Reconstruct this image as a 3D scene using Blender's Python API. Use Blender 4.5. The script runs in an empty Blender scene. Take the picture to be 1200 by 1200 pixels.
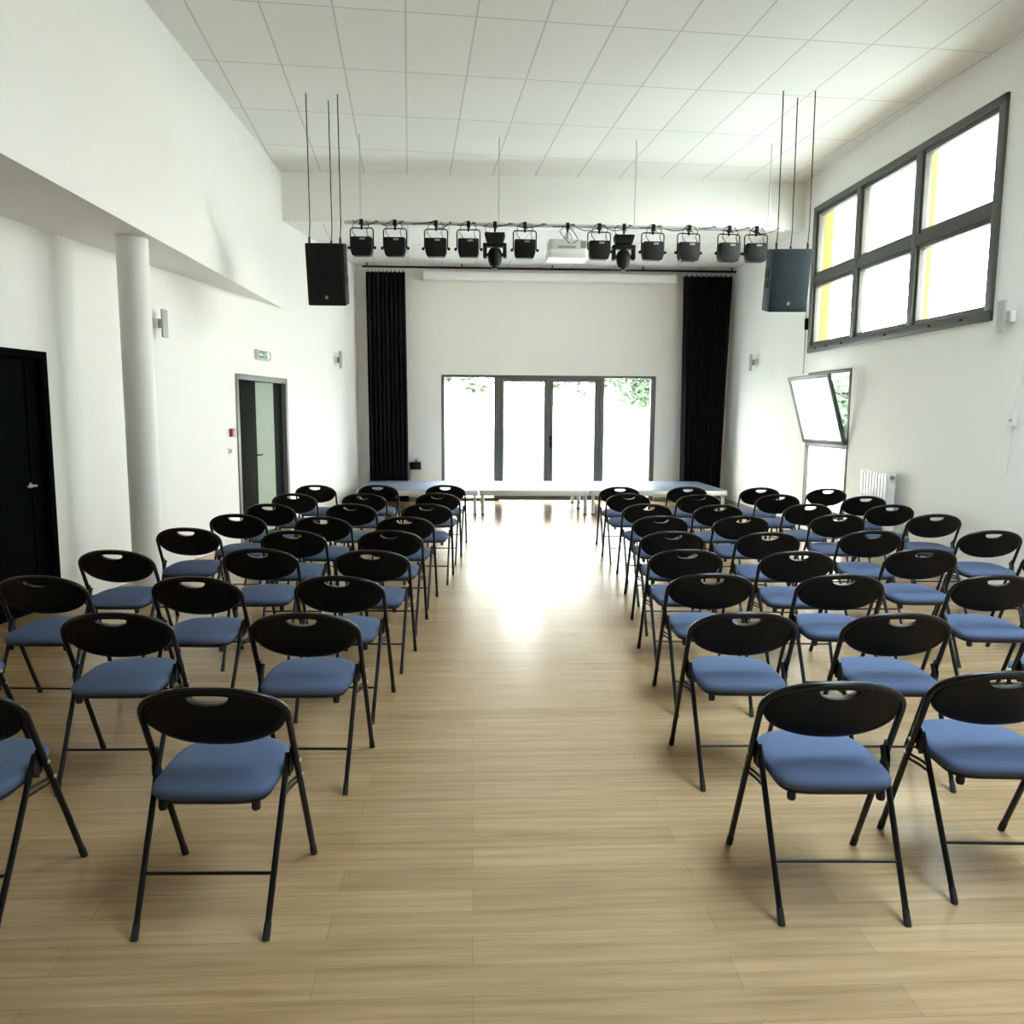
import bpy, math, random
from mathutils import Vector, Matrix
random.seed(7)
C = bpy.context.scene.collection
V = Vector
PI = math.pi

# ------------------------------------------------------------------ camera
F, CAM_H, HOR, VPX, ROLL = 930.0, 1.65, 485.0, 627.0, 0.006     # pixels of a 1200 px frame
pitch = math.atan((600 - HOR) / F)
yaw = math.atan((VPX - 600) / F * math.cos(pitch))
fwd = V((-math.sin(yaw) * math.cos(pitch), math.cos(yaw) * math.cos(pitch), -math.sin(pitch)))
r0 = fwd.cross(V((0, 0, 1))).normalized(); u0 = r0.cross(fwd)
rt = r0 * math.cos(ROLL) + u0 * math.sin(ROLL); up = u0 * math.cos(ROLL) - r0 * math.sin(ROLL)
cd = bpy.data.cameras.new('camera'); cam = bpy.data.objects.new('camera', cd); C.objects.link(cam)
cd.sensor_width = 36; cd.lens = 36 * F / 1200; cd.clip_start = 0.05; cd.clip_end = 500
m = Matrix((rt, up, -fwd)).transposed().to_4x4(); m.translation = V((0, 0, CAM_H)); cam.matrix_world = m
bpy.context.scene.camera = cam

# ------------------------------------------------------------------ world, lights, exposure
SKY = 11.0
w = bpy.data.worlds.new('world'); bpy.context.scene.world = w; w.use_nodes = True
nt = w.node_tree; nt.nodes.clear()
wo = nt.nodes.new('ShaderNodeOutputWorld'); wb = nt.nodes.new('ShaderNodeBackground')
wc = nt.nodes.new('ShaderNodeTexCoord'); ws = nt.nodes.new('ShaderNodeSeparateXYZ'); wr = nt.nodes.new('ShaderNodeValToRGB')
wr.color_ramp.elements[0].position = 0.0; wr.color_ramp.elements[0].color = (1.0, 0.968, 0.905, 1)
wr.color_ramp.elements[1].position = 0.95; wr.color_ramp.elements[1].color = (0.66, 0.82, 1.0, 1)
nt.links.new(wc.outputs['Generated'], ws.inputs[0]); nt.links.new(ws.outputs['Z'], wr.inputs[0])
nt.links.new(wr.outputs[0], wb.inputs[0]); wb.inputs[1].default_value = SKY; nt.links.new(wb.outputs[0], wo.inputs[0])
sc = bpy.context.scene
sc.view_settings.view_transform = 'Standard'; sc.view_settings.look = 'None'
sc.view_settings.gamma = 1.0; sc.view_settings.use_curve_mapping = False
sc.view_settings.exposure = 1.38
sc.cycles.use_denoising = True
sc.cycles.max_bounces = 12; sc.cycles.diffuse_bounces = 7; sc.cycles.glossy_bounces = 4
sc.cycles.transparent_max_bounces = 12; sc.cycles.sample_clamp_indirect = 8.0
sc.cycles.caustics_reflective = False; sc.cycles.caustics_refractive = False

# ------------------------------------------------------------------ plan of the hall
T = math.radians(4.5)
bd = V((math.cos(T), math.sin(T), 0)); bn = V((-math.sin(T), math.cos(T), 0))     # along / away from the hall towards the stage wall
NB = bn.dot(V((0, 15.1, 0)))
ld = V((.085, 1, 0)).normalized(); ln = V((ld.y, -ld.x, 0)); LOFF = ln.dot(V((-3.797, 9.127, 0)))
rd = bn.copy(); rn = -bd; ROFF = rn.dot(V((3.631, 15.386, 0)))
Z = V((0, 0, 1))
def PB(s, n, z): return bd * s + bn * n + Z * z                    # back wall frame
def PL(a, o, z): return ld * a + ln * (LOFF + o) + Z * z           # left wall frame, o = out into the room
def PR(a, o, z): return rd * a + rn * (ROFF + o) + Z * z           # right wall frame
def frame(o, x, y):                                                # matrix with local x, y, z axes
    x = x.normalized(); y = y.normalized(); z = x.cross(y)
    M = Matrix((x, y, z)).transposed().to_4x4(); M.translation = o; return M
def portal(M, sx, sy, name):
    l = bpy.data.lights.new(name, 'AREA'); l.shape = 'RECTANGLE'; l.size = sx; l.size_y = sy
    l.cycles.is_portal = True
    o = bpy.data.objects.new(name, l); C.objects.link(o); o.matrix_world = M
portal(frame(PB(1.44, NB + .3, 1.2), bd, Z) , 4.2, 2.5, 'daylight_portal')
portal(frame(PR(9.35, -.3, 3.55), -rd, Z), 4.3, 2.2, 'daylight_portal')
portal(frame(bd * 2.85 + bn * 2.15 + Z * 7.65, bd, bn), 2.3, 6.0, 'daylight_portal')
portal(frame(PR(10.68, -.3, 1.15), -rd, Z), 1.5, 2.4, 'daylight_portal')

# ------------------------------------------------------------------ materials
def mat(name, col, rough=.6, metal=0.0, spec=.5, noise=None, bump=None, coat=0, sheen=0):
    mt = bpy.data.materials.new(name); mt.use_nodes = True; n = mt.node_tree; b = n.nodes['Principled BSDF']
    b.inputs['Base Color'].default_value = (*col, 1); b.inputs['Roughness'].default_value = rough
    b.inputs['Metallic'].default_value = metal; b.inputs['Specular IOR Level'].default_value = spec
    b.inputs['Coat Weight'].default_value = coat; b.inputs['Sheen Weight'].default_value = sheen
    tc = n.nodes.new('ShaderNodeTexCoord')
    if noise:
        sc_, amt = noise
        tx = n.nodes.new('ShaderNodeTexNoise'); tx.inputs['Scale'].default_value = sc_; tx.inputs['Detail'].default_value = 4
        mx = n.nodes.new('ShaderNodeMix'); mx.data_type = 'RGBA'
        mx.inputs['A'].default_value = tuple(c * (1 - amt) for c in col) + (1,)
        mx.inputs['B'].default_value = tuple(min(1, c * (1 + amt)) for c in col) + (1,)
        n.links.new(tc.outputs['Object'], tx.inputs['Vector']); n.links.new(tx.outputs['Fac'], mx.inputs['Factor'])
        n.links.new(mx.outputs['Result'], b.inputs['Base Color'])
    if bump:
        sc_, st = bump
        tx = n.nodes.new('ShaderNodeTexNoise'); tx.inputs['Scale'].default_value = sc_; tx.inputs['Detail'].default_value = 3
        bp = n.nodes.new('ShaderNodeBump'); bp.inputs['Strength'].default_value = st; bp.inputs['Distance'].default_value = .002
        n.links.new(tc.outputs['Object'], tx.inputs['Vector']); n.links.new(tx.outputs['Fac'], bp.inputs['Height'])
        n.links.new(bp.outputs[0], b.inputs['Normal'])
    return mt
M = {}
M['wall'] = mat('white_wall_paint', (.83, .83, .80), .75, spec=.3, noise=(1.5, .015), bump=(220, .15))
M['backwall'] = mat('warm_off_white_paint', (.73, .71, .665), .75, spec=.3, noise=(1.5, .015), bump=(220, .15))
M['white'] = mat('white_enamel', (.80, .80, .78), .35)
M['offwhite'] = mat('off_white_plastic', (.74, .74, .70), .5)
M['metal'] = mat('black_painted_steel', (.006, .005, .005), .28, spec=.32)
M['plastic'] = mat('black_moulded_plastic', (.004, .004, .004), .40, spec=.16, bump=(400, .1))
M['rubber'] = mat('black_rubber', (.012, .012, .012), .8)
M['fabric'] = mat('blue_grey_seat_cloth', (.080, .108, .182), .8, spec=.12, noise=(700, .12), bump=(900, .25))
M['pan'] = mat('black_seat_board', (.02, .02, .025), .6)
M['curtain'] = mat('black_stage_cloth', (.010, .010, .011), .95, spec=.1, noise=(60, .2))
M['frame'] = mat('anthracite_aluminium', (.085, .088, .080), .45, metal=.2)
M['steel'] = mat('galvanised_steel', (.55, .56, .56), .35, metal=.8)
M['alu'] = mat('brushed_aluminium', (.62, .62, .62), .4, metal=.6)
M['black'] = mat('black_lamp_housing', (.005, .005, .005), .55, spec=.22)
M['speaker'] = mat('black_speaker_cabinet', (.006, .006, .006), .7, spec=.2, bump=(300, .3))
M['speaker_glare'] = mat('speaker_cabinet_blue_glare', (.022, .036, .046), .6, spec=.3, bump=(300, .3))  # bluish reflection on the right speaker put into its colour
M['darkdoor'] = mat('near_black_door_leaf', (.004, .005, .005), .7, spec=.0)
M['charcoal'] = mat('charcoal_door_leaf', (.010, .011, .010), .7, spec=.03)
M['doorglare'] = mat('pale_green_door_reflection', (.30, .36, .29), .55, spec=.15)  # reflection of the bright stage wall put into the leaf colour
M['grey'] = mat('mid_grey_metal', (.30, .30, .29), .5)
M['palegrey'] = mat('pale_grey_metal', (.42, .42, .40), .5)
M['doorframe'] = mat('grey_door_frame', (.16, .165, .155), .45)
M['red'] = mat('red_plastic', (.32, .03, .03), .4)
M['pink'] = mat('faded_red_plastic', (.50, .12, .11), .4)
M['green'] = mat('green_sign_face', (.10, .27, .20), .5)
M['deck'] = mat('blue_grey_stage_deck', (.15, .18, .24), .42, noise=(8, .06))
M['timber'] = mat('yellow_timber', (.26, .19, .06), .7, spec=.1, noise=(12, .1))
M['leaf'] = mat('green_leaves', (.075, .10, .06), .7, spec=.1, noise=(2.0, .35))
M['bark'] = mat('pale_birch_bark', (.62, .60, .55), .9, noise=(10, .3))
M['grass'] = mat('pale_dry_lawn', (.50, .50, .44), .9, noise=(3, .1))
def glass(name, tint=(1, 1, 1), base=.04):
    mt = bpy.data.materials.new(name); mt.use_nodes = True; n = mt.node_tree; n.nodes.clear()
    o = n.nodes.new('ShaderNodeOutputMaterial'); t = n.nodes.new('ShaderNodeBsdfTransparent'); g = n.nodes.new('ShaderNodeBsdfGlossy')
    g.inputs['Roughness'].default_value = .02; t.inputs['Color'].default_value = (*tint, 1)
    f = n.nodes.new('ShaderNodeFresnel'); f.inputs['IOR'].default_value = 1.35
    mx = n.nodes.new('ShaderNodeMixShader')
    ge = n.nodes.new('ShaderNodeNewGeometry'); ma = n.nodes.new('ShaderNodeMath'); ma.operation = 'SUBTRACT'; ma.inputs[0].default_value = 1
    mu = n.nodes.new('ShaderNodeMath'); mu.operation = 'MULTIPLY'
    n.links.new(ge.outputs['Backfacing'], ma.inputs[1]); n.links.new(f.outputs[0], mu.inputs[0]); n.links.new(ma.outputs[0], mu.inputs[1])
    n.links.new(mu.outputs[0], mx.inputs[0]); n.links.new(t.outputs[0], mx.inputs[1]); n.links.new(g.outputs[0], mx.inputs[2]); n.links.new(mx.outputs[0], o.inputs[0])
    return mt
M['glass'] = glass('clear_window_glass', (.96, .98, .96))
def frosted():
    mt = bpy.data.materials.new('frosted_glass'); mt.use_nodes = True; n = mt.node_tree; n.nodes.clear()
    o = n.nodes.new('ShaderNodeOutputMaterial'); t = n.nodes.new('ShaderNodeBsdfTranslucent'); d = n.nodes.new('ShaderNodeBsdfDiffuse')
    g = n.nodes.new('ShaderNodeBsdfTransparent')
    t.inputs[0].default_value = (.95, .96, .95, 1); d.inputs[0].default_value = (.85, .86, .85, 1); g.inputs[0].default_value = (.95, .97, .95, 1)
    a = n.nodes.new('ShaderNodeMixShader'); a.inputs[0].default_value = .25
    b = n.nodes.new('ShaderNodeMixShader'); b.inputs[0].default_value = .35
    n.links.new(t.outputs[0], a.inputs[1]); n.links.new(d.outputs[0], a.inputs[2])
    n.links.new(a.outputs[0], b.inputs[1]); n.links.new(g.outputs[0], b.inputs[2]); n.links.new(b.outputs[0], o.inputs[0])
    return mt
M['frosted'] = frosted()
def floor_mat():
    mt = bpy.data.materials.new('light_oak_plank_floor'); mt.use_nodes = True; n = mt.node_tree; b = n.nodes['Principled BSDF']
    L = n.links.new
    tc = n.nodes.new('ShaderNodeTexCoord')
    br = n.nodes.new('ShaderNodeTexBrick'); br.offset = .37; br.inputs['Scale'].default_value = 1
    br.inputs['Brick Width'].default_value = 1.25; br.inputs['Row Height'].default_value = .13
    br.inputs['Mortar Size'].default_value = .0012; br.inputs['Mortar Smooth'].default_value = .3; br.inputs['Bias'].default_value = 0
    br.inputs['Color1'].default_value = (.31, .205, .108, 1); br.inputs['Color2'].default_value = (.375, .255, .140, 1)
    br.inputs['Mortar'].default_value = (.23, .145, .075, 1)
    L(tc.outputs['Object'], br.inputs['Vector'])
    mp = n.nodes.new('ShaderNodeMapping'); mp.inputs['Scale'].default_value = (1.1, 22, 1); L(tc.outputs['Object'], mp.inputs[0])
    nz = n.nodes.new('ShaderNodeTexNoise'); nz.inputs['Scale'].default_value = 1.6; nz.inputs['Detail'].default_value = 5; L(mp.outputs[0], nz.inputs['Vector'])
    rp = n.nodes.new('ShaderNodeValToRGB'); rp.color_ramp.elements[0].position = .3; rp.color_ramp.elements[1].position = .72
    rp.color_ramp.elements[0].color = (.78, .75, .70, 1); rp.color_ramp.elements[1].color = (1.12, 1.10, 1.06, 1); L(nz.outputs['Fac'], rp.inputs[0])
    mx = n.nodes.new('ShaderNodeMix'); mx.data_type = 'RGBA'; mx.blend_type = 'MULTIPLY'; mx.inputs['Factor'].default_value = 1
    L(br.outputs['Color'], mx.inputs['A']); L(rp.outputs[0], mx.inputs['B']); L(mx.outputs['Result'], b.inputs['Base Color'])
    b.inputs['Roughness'].default_value = .27; b.inputs['Specular IOR Level'].default_value = .42
    bp = n.nodes.new('ShaderNodeBump'); bp.inputs['Strength'].default_value = .06; bp.inputs['Distance'].default_value = .002
    L(nz.outputs['Fac'], bp.inputs['Height']); L(bp.outputs[0], b.inputs['Normal'])
    return mt
M['floor'] = floor_mat()
def tile_mat():
    mt = bpy.data.materials.new('ceiling_tiles'); mt.use_nodes = True; n = mt.node_tree; b = n.nodes['Principled BSDF']; L = n.links.new
    tc = n.nodes.new('ShaderNodeTexCoord'); mp = n.nodes.new('ShaderNodeMapping'); mp.inputs['Rotation'].default_value = (0, 0, -T); L(tc.outputs['Object'], mp.inputs[0])
    br = n.nodes.new('ShaderNodeTexBrick'); br.offset = 0; br.inputs['Scale'].default_value = 1
    br.inputs['Brick Width'].default_value = .6; br.inputs['Row Height'].default_value = 1.2; br.inputs['Mortar Size'].default_value = .009
    br.inputs['Color1'].default_value = (.77, .77, .75, 1); br.inputs['Color2'].default_value = (.80, .80, .78, 1); br.inputs['Mortar'].default_value = (.56, .56, .54, 1)
    L(mp.outputs[0], br.inputs['Vector']); L(br.outputs['Color'], b.inputs['Base Color']); b.inputs['Roughness'].default_value = .8
    return mt
M['tiles'] = tile_mat()

# ------------------------------------------------------------------ mesh helpers
class MB:
    def __init__(s): s.v = []; s.f = []
    def add(s, vs, fs, Mx=None):
        k = len(s.v)
        s.v += [tuple(Mx @ V(p)) if Mx else tuple(p) for p in vs]
        s.f += [tuple(i + k for i in f) for f in fs]; return s
    def box(s, lo, hi, Mx=None):
        x0, y0, z0 = lo; x1, y1, z1 = hi
        return s.add([(x0,y0,z0),(x1,y0,z0),(x1,y1,z0),(x0,y1,z0),(x0,y0,z1),(x1,y0,z1),(x1,y1,z1),(x0,y1,z1)],
              [(0,3,2,1),(4,5,6,7),(0,1,5,4),(1,2,6,5),(2,3,7,6),(3,0,4,7)], Mx)
    def prism(s, pts, h0, h1, Mx=None):                        # outline in local xy, extruded along z
        n = len(pts)
        return s.add([(p[0], p[1], h0) for p in pts] + [(p[0], p[1], h1) for p in pts],
              [tuple(reversed(range(n))), tuple(range(n, 2*n))] + [(i, (i+1) % n, n + (i+1) % n, n + i) for i in range(n)], Mx)
    def tube(s, path, r, n=10, Mx=None, closed=False):
        path = [V(p) for p in path]; N = len(path); rs = r if isinstance(r, (list, tuple)) else [r] * N
        vs = []; ref = None
        for i, p in enumerate(path):
            d = (path[(i+1) % N] - path[i-1]) if closed else (path[min(i+1, N-1)] - path[max(i-1, 0)])
            d.normalize()
            if ref is None: ref = d.orthogonal().normalized()
            ref = (ref - d * ref.dot(d)).normalized(); b = d.cross(ref)
            vs += [tuple(p + ref * (rs[i] * math.cos(2*PI*k/n)) + b * (rs[i] * math.sin(2*PI*k/n))) for k in range(n)]
        fs = [(i*n + k, i*n + (k+1) % n, ((i+1) % N)*n + (k+1) % n, ((i+1) % N)*n + k) for i in range(N if closed else N-1) for k in range(n)]
        if not closed: fs += [tuple(reversed(range(n))), tuple(range((N-1)*n, N*n))]
        return s.add(vs, fs, Mx)
    def lathe(s, prof, n=20, Mx=None):                         # (r, z) pairs
        vs = [(r * math.cos(2*PI*k/n), r * math.sin(2*PI*k/n), z) for r, z in prof for k in range(n)]
        N = len(prof)
        fs = [(i*n + k, i*n + (k+1) % n, (i+1)*n + (k+1) % n, (i+1)*n + k) for i in range(N-1) for k in range(n)]
        fs += [tuple(reversed(range(n))), tuple(range((N-1)*n, N*n))]
        return s.add(vs, fs, Mx)
    def rings(s, rings, closed_ends=True, Mx=None):            # stack of equal-length loops
        n = len(rings[0]); vs = [p for r in rings for p in r]; N = len(rings)
        fs = [(i*n + k, i*n + (k+1) % n, (i+1)*n + (k+1) % n, (i+1)*n + k) for i in range(N-1) for k in range(n)]
        if closed_ends: fs += [tuple(reversed(range(n))), tuple(range((N-1)*n, N*n))]
        return s.add(vs, fs, Mx)
    def build(s, name, mt, parent=None, smooth=0, bevel=0, Mx=None, segs=2):
        me = bpy.data.meshes.new(name); me.from_pydata(s.v, [], s.f); me.materials.append(M[mt] if isinstance(mt, str) else mt)
        import bmesh
        b = bmesh.new(); b.from_mesh(me); bmesh.ops.recalc_face_normals(b, faces=b.faces)
        if bevel: bmesh.ops.bevel(b, geom=[e for e in b.edges if len(e.link_faces) == 2 and e.calc_face_angle(0) > .6], offset=bevel, segments=segs, profile=.5, affect='EDGES', clamp_overlap=True)
        b.to_mesh(me); b.free()
        if smooth or bevel:
            for p in me.polygons: p.use_smooth = True
            me.set_sharp_from_angle(angle=math.radians(smooth or 40))
        o = bpy.data.objects.new(name, me); C.objects.link(o)
        if parent: o.parent = parent
        if Mx is not None: o.matrix_world = Mx
        return o
def rot(axis, a): return Matrix.Rotation(a, 4, axis)
def tr(x, y, z): return Matrix.Translation((x, y, z))
def rrect(w, h, r, n=5):                                       # rounded rectangle outline centred at 0
    pts = []
    for cx, cy, a0 in ((w/2-r, h/2-r, 0), (-w/2+r, h/2-r, 90), (-w/2+r, -h/2+r, 180), (w/2-r, -h/2+r, 270)):
        for k in range(n + 1):
            a = math.radians(a0 + 90 * k / n); pts.append((cx + r*math.cos(a), cy + r*math.sin(a)))
    return pts
def tag(o, label, cat, group=None, kind=None):
    o['label'] = label; o['category'] = cat
    if group: o['group'] = group
    if kind: o['kind'] = kind
    return o
def struct(o, label, cat):
    o['kind'] = 'structure'; o['label'] = label; o['category'] = cat; return o
def thing(name, label, cat, Mx, group=None):
    o = bpy.data.objects.new(name, None); C.objects.link(o); o.matrix_world = Mx; o.empty_display_size = .1
    return tag(o, label, cat, group)
def copy_tree(o, parent=None):
    c = o.copy(); C.objects.link(c)
    if parent: c.parent = parent
    for ch in list(o.children): copy_tree(ch, c)
    return c

# ------------------------------------------------------------------ shell of the hall
FL = frame(V((0, 0, 0)), bd, bn)
b = MB(); b.prism([(-7, -4), (7, -4), (7, NB + .25), (-7, NB + .25)], -.12, 0)
struct(b.build('floor', 'floor', Mx=FL), 'glossy light oak plank floor running the length of the hall', 'floor')

def wall(name, Fm, x0, x1, z0, z1, th, holes, label):          # Fm: local x along wall, y outward through the wall, z up
    xs = sorted({x0, x1, *[h[0] for h in holes], *[h[1] for h in holes]}); zs = sorted({z0, z1, *[h[2] for h in holes], *[h[3] for h in holes]})
    bx = MB()
    for i in range(len(xs) - 1):
        j = 0
        while j < len(zs) - 1:
            cx = (xs[i] + xs[i+1]) / 2
            ish = lambda jj: any(h[0] < cx < h[1] and h[2] < (zs[jj] + zs[jj+1]) / 2 < h[3] for h in holes)
            if ish(j): j += 1; continue
            k = j
            while k + 1 < len(zs) - 1 and not ish(k + 1): k += 1
            bx.box((xs[i], 0, zs[j]), (xs[i+1], th, zs[k+1])); j = k + 1
    return struct(bx.build(name, 'backwall' if name == 'wall_back' else 'wall', Mx=Fm), label, 'wall')
CH = 5.0; SCH = 4.33                                            # audience ceiling, lower ceiling over the stage
BW = frame(PB(0, NB, 0), bd, bn); LW = frame(PL(0, 0, 0), ld, -ln); RW = frame(PR(0, 0, 0), -rd, -rn)   # RW local x = -a
aL = 15.42
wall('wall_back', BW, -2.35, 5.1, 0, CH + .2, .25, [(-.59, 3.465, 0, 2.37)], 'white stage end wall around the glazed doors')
wall('wall_left', LW, -4.5, 14.62, 0, CH + .2, .2, [(4.45, 6.13, 0, 2.13), (9.52, 11.14, 0, 2.13)], 'white left wall with two dark doorways')
wall('wall_right', RW, -NB, 4.5, 0, CH + .2, .25, [(-11.39, -7.31, 2.54, 4.55), (-11.34, -10.03, .06, 2.26)], 'white right wall with high ribbon window')
b = MB(); b.box((-6, -4.2, 0), (6, -4, CH + .2)); struct(b.build('wall_front', 'curtain', Mx=FL), 'unseen end wall behind the audience, blackened to cut bounced light', 'wall')  # unseen wall given black cloth to keep bounced light off the chair backs
# ceiling: high part, drop face, low tiled part over the stage
b = MB(); NS = 11.75
sx0, sx1, sy0, sy1 = 1.7, 4.0, -.85, 5.15
b.box((-7, -4.2, CH), (sx0, NS, CH + .15)); b.box((sx1, -4.2, CH), (7, NS, CH + .15)); b.box((sx0, -4.2, CH), (sx1, sy0, CH + .15)); b.box((sx0, sy1, CH), (sx1, NS, CH + .15)); struct(b.build('ceiling', 'tiles', Mx=FL), 'pale tiled ceiling high over the chairs', 'ceiling')
b = MB(); b.box((-7, NS + .12, SCH), (7, NB + .25, SCH + .15)); struct(b.build('ceiling', 'tiles', Mx=FL), 'pale tiled suspended ceiling, lower over the stage', 'ceiling')
b = MB(); b.box((-7, NS, SCH), (7, NS + .12, CH + .15)); struct(b.build('trim_3', 'wall', Mx=FL), 'white drop where the ceiling lowers over the stage', 'trim')
# soffit along the left: the upper wall stands square to the stage wall, the lower wall is set back at an angle
e1 = V((-3.60, 11.45, 0)); e0 = e1 - bn * 15.6
w1 = PL(e1.dot(ld), -.1, 0); w0 = PL(-4.2, -.1, 0)
b = MB(); b.prism([(w0.x, w0.y), (e0.x, e0.y), (e1.x, e1.y), (w1.x, w1.y)], 3.11, CH)
struct(b.build('trim_1', 'wall'), 'white overhanging upper wall and soffit above the round column', 'soffit')
b = MB(); b.lathe([(.128, 0), (.128, 3.112)], 40)
struct(b.build('column', 'wall', smooth=40, Mx=tr(-3.44, 6.87, 0)), 'round white column standing against the left wall', 'column')
b = MB(); b.box((-9.98, -.012, 0), (4, 0, .07)); b.box((-NB, -.012, 0), (-11.4, 0, .07))
struct(b.build('baseboard_right', 'grey', Mx=RW), 'low grey skirting along the right wall', 'skirting')
b = MB(); b.box((-2.05, -.012, 0), (-.6, 0, .07)); b.box((3.47, -.012, 0), (4.85, 0, .07))
struct(b.build('baseboard_back', 'grey', Mx=BW), 'low grey skirting along the stage wall', 'skirting')

# ------------------------------------------------------------------ glazed doors behind the stage
d3 = struct(thing('door_1', '', '', BW @ tr(0, 0, 0)), 'wide grey framed glazed doors behind the stage', 'door')
b = MB(); y0, y1 = .02, .12
b.box((-.59, y0, 0), (-.53, y1, 2.37)); b.box((3.375, y0, 0), (3.465, y1, 2.37)); b.box((-.53, y0, 2.325), (3.375, y1, 2.37))
b.box((.40, y0, 0), (.50, y1, 2.325)); b.box((2.395, y0, 0), (2.49, y1, 2.325))
b.box((-.53, y0, 0), (.40, y1, .06)); b.box((2.49, y0, 0), (3.375, y1, .06)); b.box((.5, y0, 2.30), (2.395, y1, 2.325))
b.build('door_frame', 'frame', d3, bevel=.004)
for x0, x1 in ((-.53, .40), (2.49, 3.375)):
    b = MB(); b.box((x0, .06, .06), (x1, .068, 2.325)); b.build('side_pane', 'glass', d3)
for x0, x1, hx in ((.502, 1.433, None), (1.437, 2.393, 1.475)):
    b = MB(); w_ = .085
    b.box((x0, .03, .01), (x0 + w_, .11, 2.298)); b.box((x1 - w_, .03, .01), (x1, .11, 2.298))
    b.box((x0 + w_, .03, 2.25), (x1 - w_, .11, 2.298)); b.box((x0 + w_, .03, .01), (x1 - w_, .11, .11))
    lf = b.build('door_leaf', 'frame', d3, bevel=.004)
    b = MB(); b.box((x0 + w_, .065, .11), (x1 - w_, .073, 2.25)); b.build('pane', 'glass', lf)
    if hx:
        b = MB(); b.box((hx - .02, .01, 1.02), (hx + .02, .03, 1.24)); b.tube([(hx, .01, 1.14), (hx, -.03, 1.14), (hx + .06, -.035, 1.14), (hx + .10, -.035, 1.14)], .011, 8)
        b.build('handle', 'black', lf, smooth=40)

# ------------------------------------------------------------------ right wall windows
def ribbon(name, X0, X1, lab):
  ZB, ZT = 2.54, 4.55; P1 = X0 + (X1 - X0) * .3235; P2 = X0 + (X1 - X0) * .652
  w1o = struct(thing(name, '', '', RW), lab, 'window')
  b = MB()
  for lo, hi in (((X0, -.03, ZB), (X1, .10, ZB + .10)), ((X0, -.03, ZT - .08), (X1, .10, ZT)), ((X0, -.03, ZB), (X0 + .08, .10, ZT)), ((X1 - .10, -.03, ZB), (X1, .10, ZT)),
                 ((X0, -.02, 3.49), (X1, .10, 3.60))): b.box(lo, hi)
  for xm in (P1, P2): b.box((xm - .05, -.025, ZB), (xm + .05, .10, ZT))
  b.build('window_frame', 'frame', w1o, bevel=.004)
  cols_ = [X0 + .08, P1 - .05, P1 + .05, P2 - .05, P2 + .05, X1 - .10]
  for c in range(3):
      for z0, z1 in ((ZB + .10, 3.49), (3.60, ZT - .08)):
          a0, a1 = cols_[2*c], cols_[2*c+1]; k = .045
          b = MB(); b.box((a0, .0, z0), (a0 + k, .08, z1)); b.box((a1 - k, .0, z0), (a1, .08, z1)); b.box((a0 + k, .0, z0), (a1 - k, .08, z0 + k)); b.box((a0 + k, .0, z1 - k), (a1 - k, .08, z1))
          s_ = b.build('sash', 'frame', w1o, bevel=.004)
          b = MB(); b.box((a0 + k, .035, z0 + k), (a1 - k, .043, z1 - k)); b.build('pane', 'glass', s_)
  b = MB()
  for xx in [X0 + .29, X0 + .64, X0 + 1.09, X1 - 1.89, X1 - .99, X1 - .44]: b.lathe([(.012, 0), (.012, .02)], 10, tr(xx, -.03, ZB + .05) @ rot('X', PI/2))
  b.build('frame_screw', 'black', w1o, smooth=40)
ribbon('window_1', -11.39, -7.31, 'high ribbon window of six grey framed panes in right wall')
b = MB(); b.box((-11.395, .10, 2.54), (-11.36, .26, 4.55)); b.build('timber_lining', 'timber', bpy.data.objects['window_1'], bevel=.003, Mx=RW)

w3 = struct(thing('added_skylight', '', '', FL @ tr(2.85, 2.15, CH)), 'added unseen roof window to brighten the right hand chairs', 'window')  # skylight added out of view to light the right hand seats
SKX, SKY_ = 1.15, 3.0; SKH = 2.6
b = MB(); b.box((-SKX, -SKY_, -.01), (-SKX + .05, SKY_, SKH)); b.box((SKX - .05, -SKY_, -.01), (SKX, SKY_, SKH)); b.box((-SKX + .05, -SKY_, -.01), (SKX - .05, -SKY_ + .05, SKH)); b.box((-SKX + .05, SKY_ - .05, -.01), (SKX - .05, SKY_, SKH))
b.build('kerb', 'white', w3)
b = MB(); b.box((-SKX + .05, -SKY_ + .05, SKH - .08), (SKX - .05, SKY_ - .05, SKH - .07)); b.build('pane', 'glass', w3)

w2o = struct(thing('window_2', '', '', RW), 'narrow full height window with tilted opening sash over pale fixed pane', 'window')
x0, x1, zb, zm, zt = -11.34, -10.03, .06, 1.25, 2.26
b = MB(); k = .05
b.box((x0, -.01, zb), (x0 + k, .09, zt)); b.box((x1 - k, -.01, zb), (x1, .09, zt)); b.box((x0, -.01, zt - k), (x1, .09, zt)); b.box((x0, -.01, zb), (x1, .09, zb + k)); b.box((x0, -.01, zm - .03), (x1, .09, zm + .03))
b.build('window_frame', 'frame', w2o, bevel=.003)
b = MB(); b.box((x0 + k, .03, zb + k), (x1 - k, .04, zm - .03)); b.build('lower_pane', 'frosted', w2o)
th_ = math.radians(16.5)
SM = RW @ tr(0, -.02, zm + .03) @ rot('X', th_)                # hinged along its bottom edge, top leaning into the hall
b = MB(); h_ = .95; j = .05
b.box((x0 + .01, -.03, 0), (x0 + .01 + j, .02, h_)); b.box((x1 - .01 - j, -.03, 0), (x1 - .01, .02, h_)); b.box((x0 + .01 + j, -.03, 0), (x1 - .01 - j, .02, j)); b.box((x0 + .01 + j, -.03, h_ - j), (x1 - .01 - j, .02, h_))
sash = b.build('tilted_sash', 'frame', w2o, Mx=SM, bevel=.003)
b = MB(); b.box((x0 + .01 + j, -.008, j), (x1 - .01 - j, .004, h_ - j)); b.build('pane', 'frosted', sash, Mx=SM)
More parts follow.
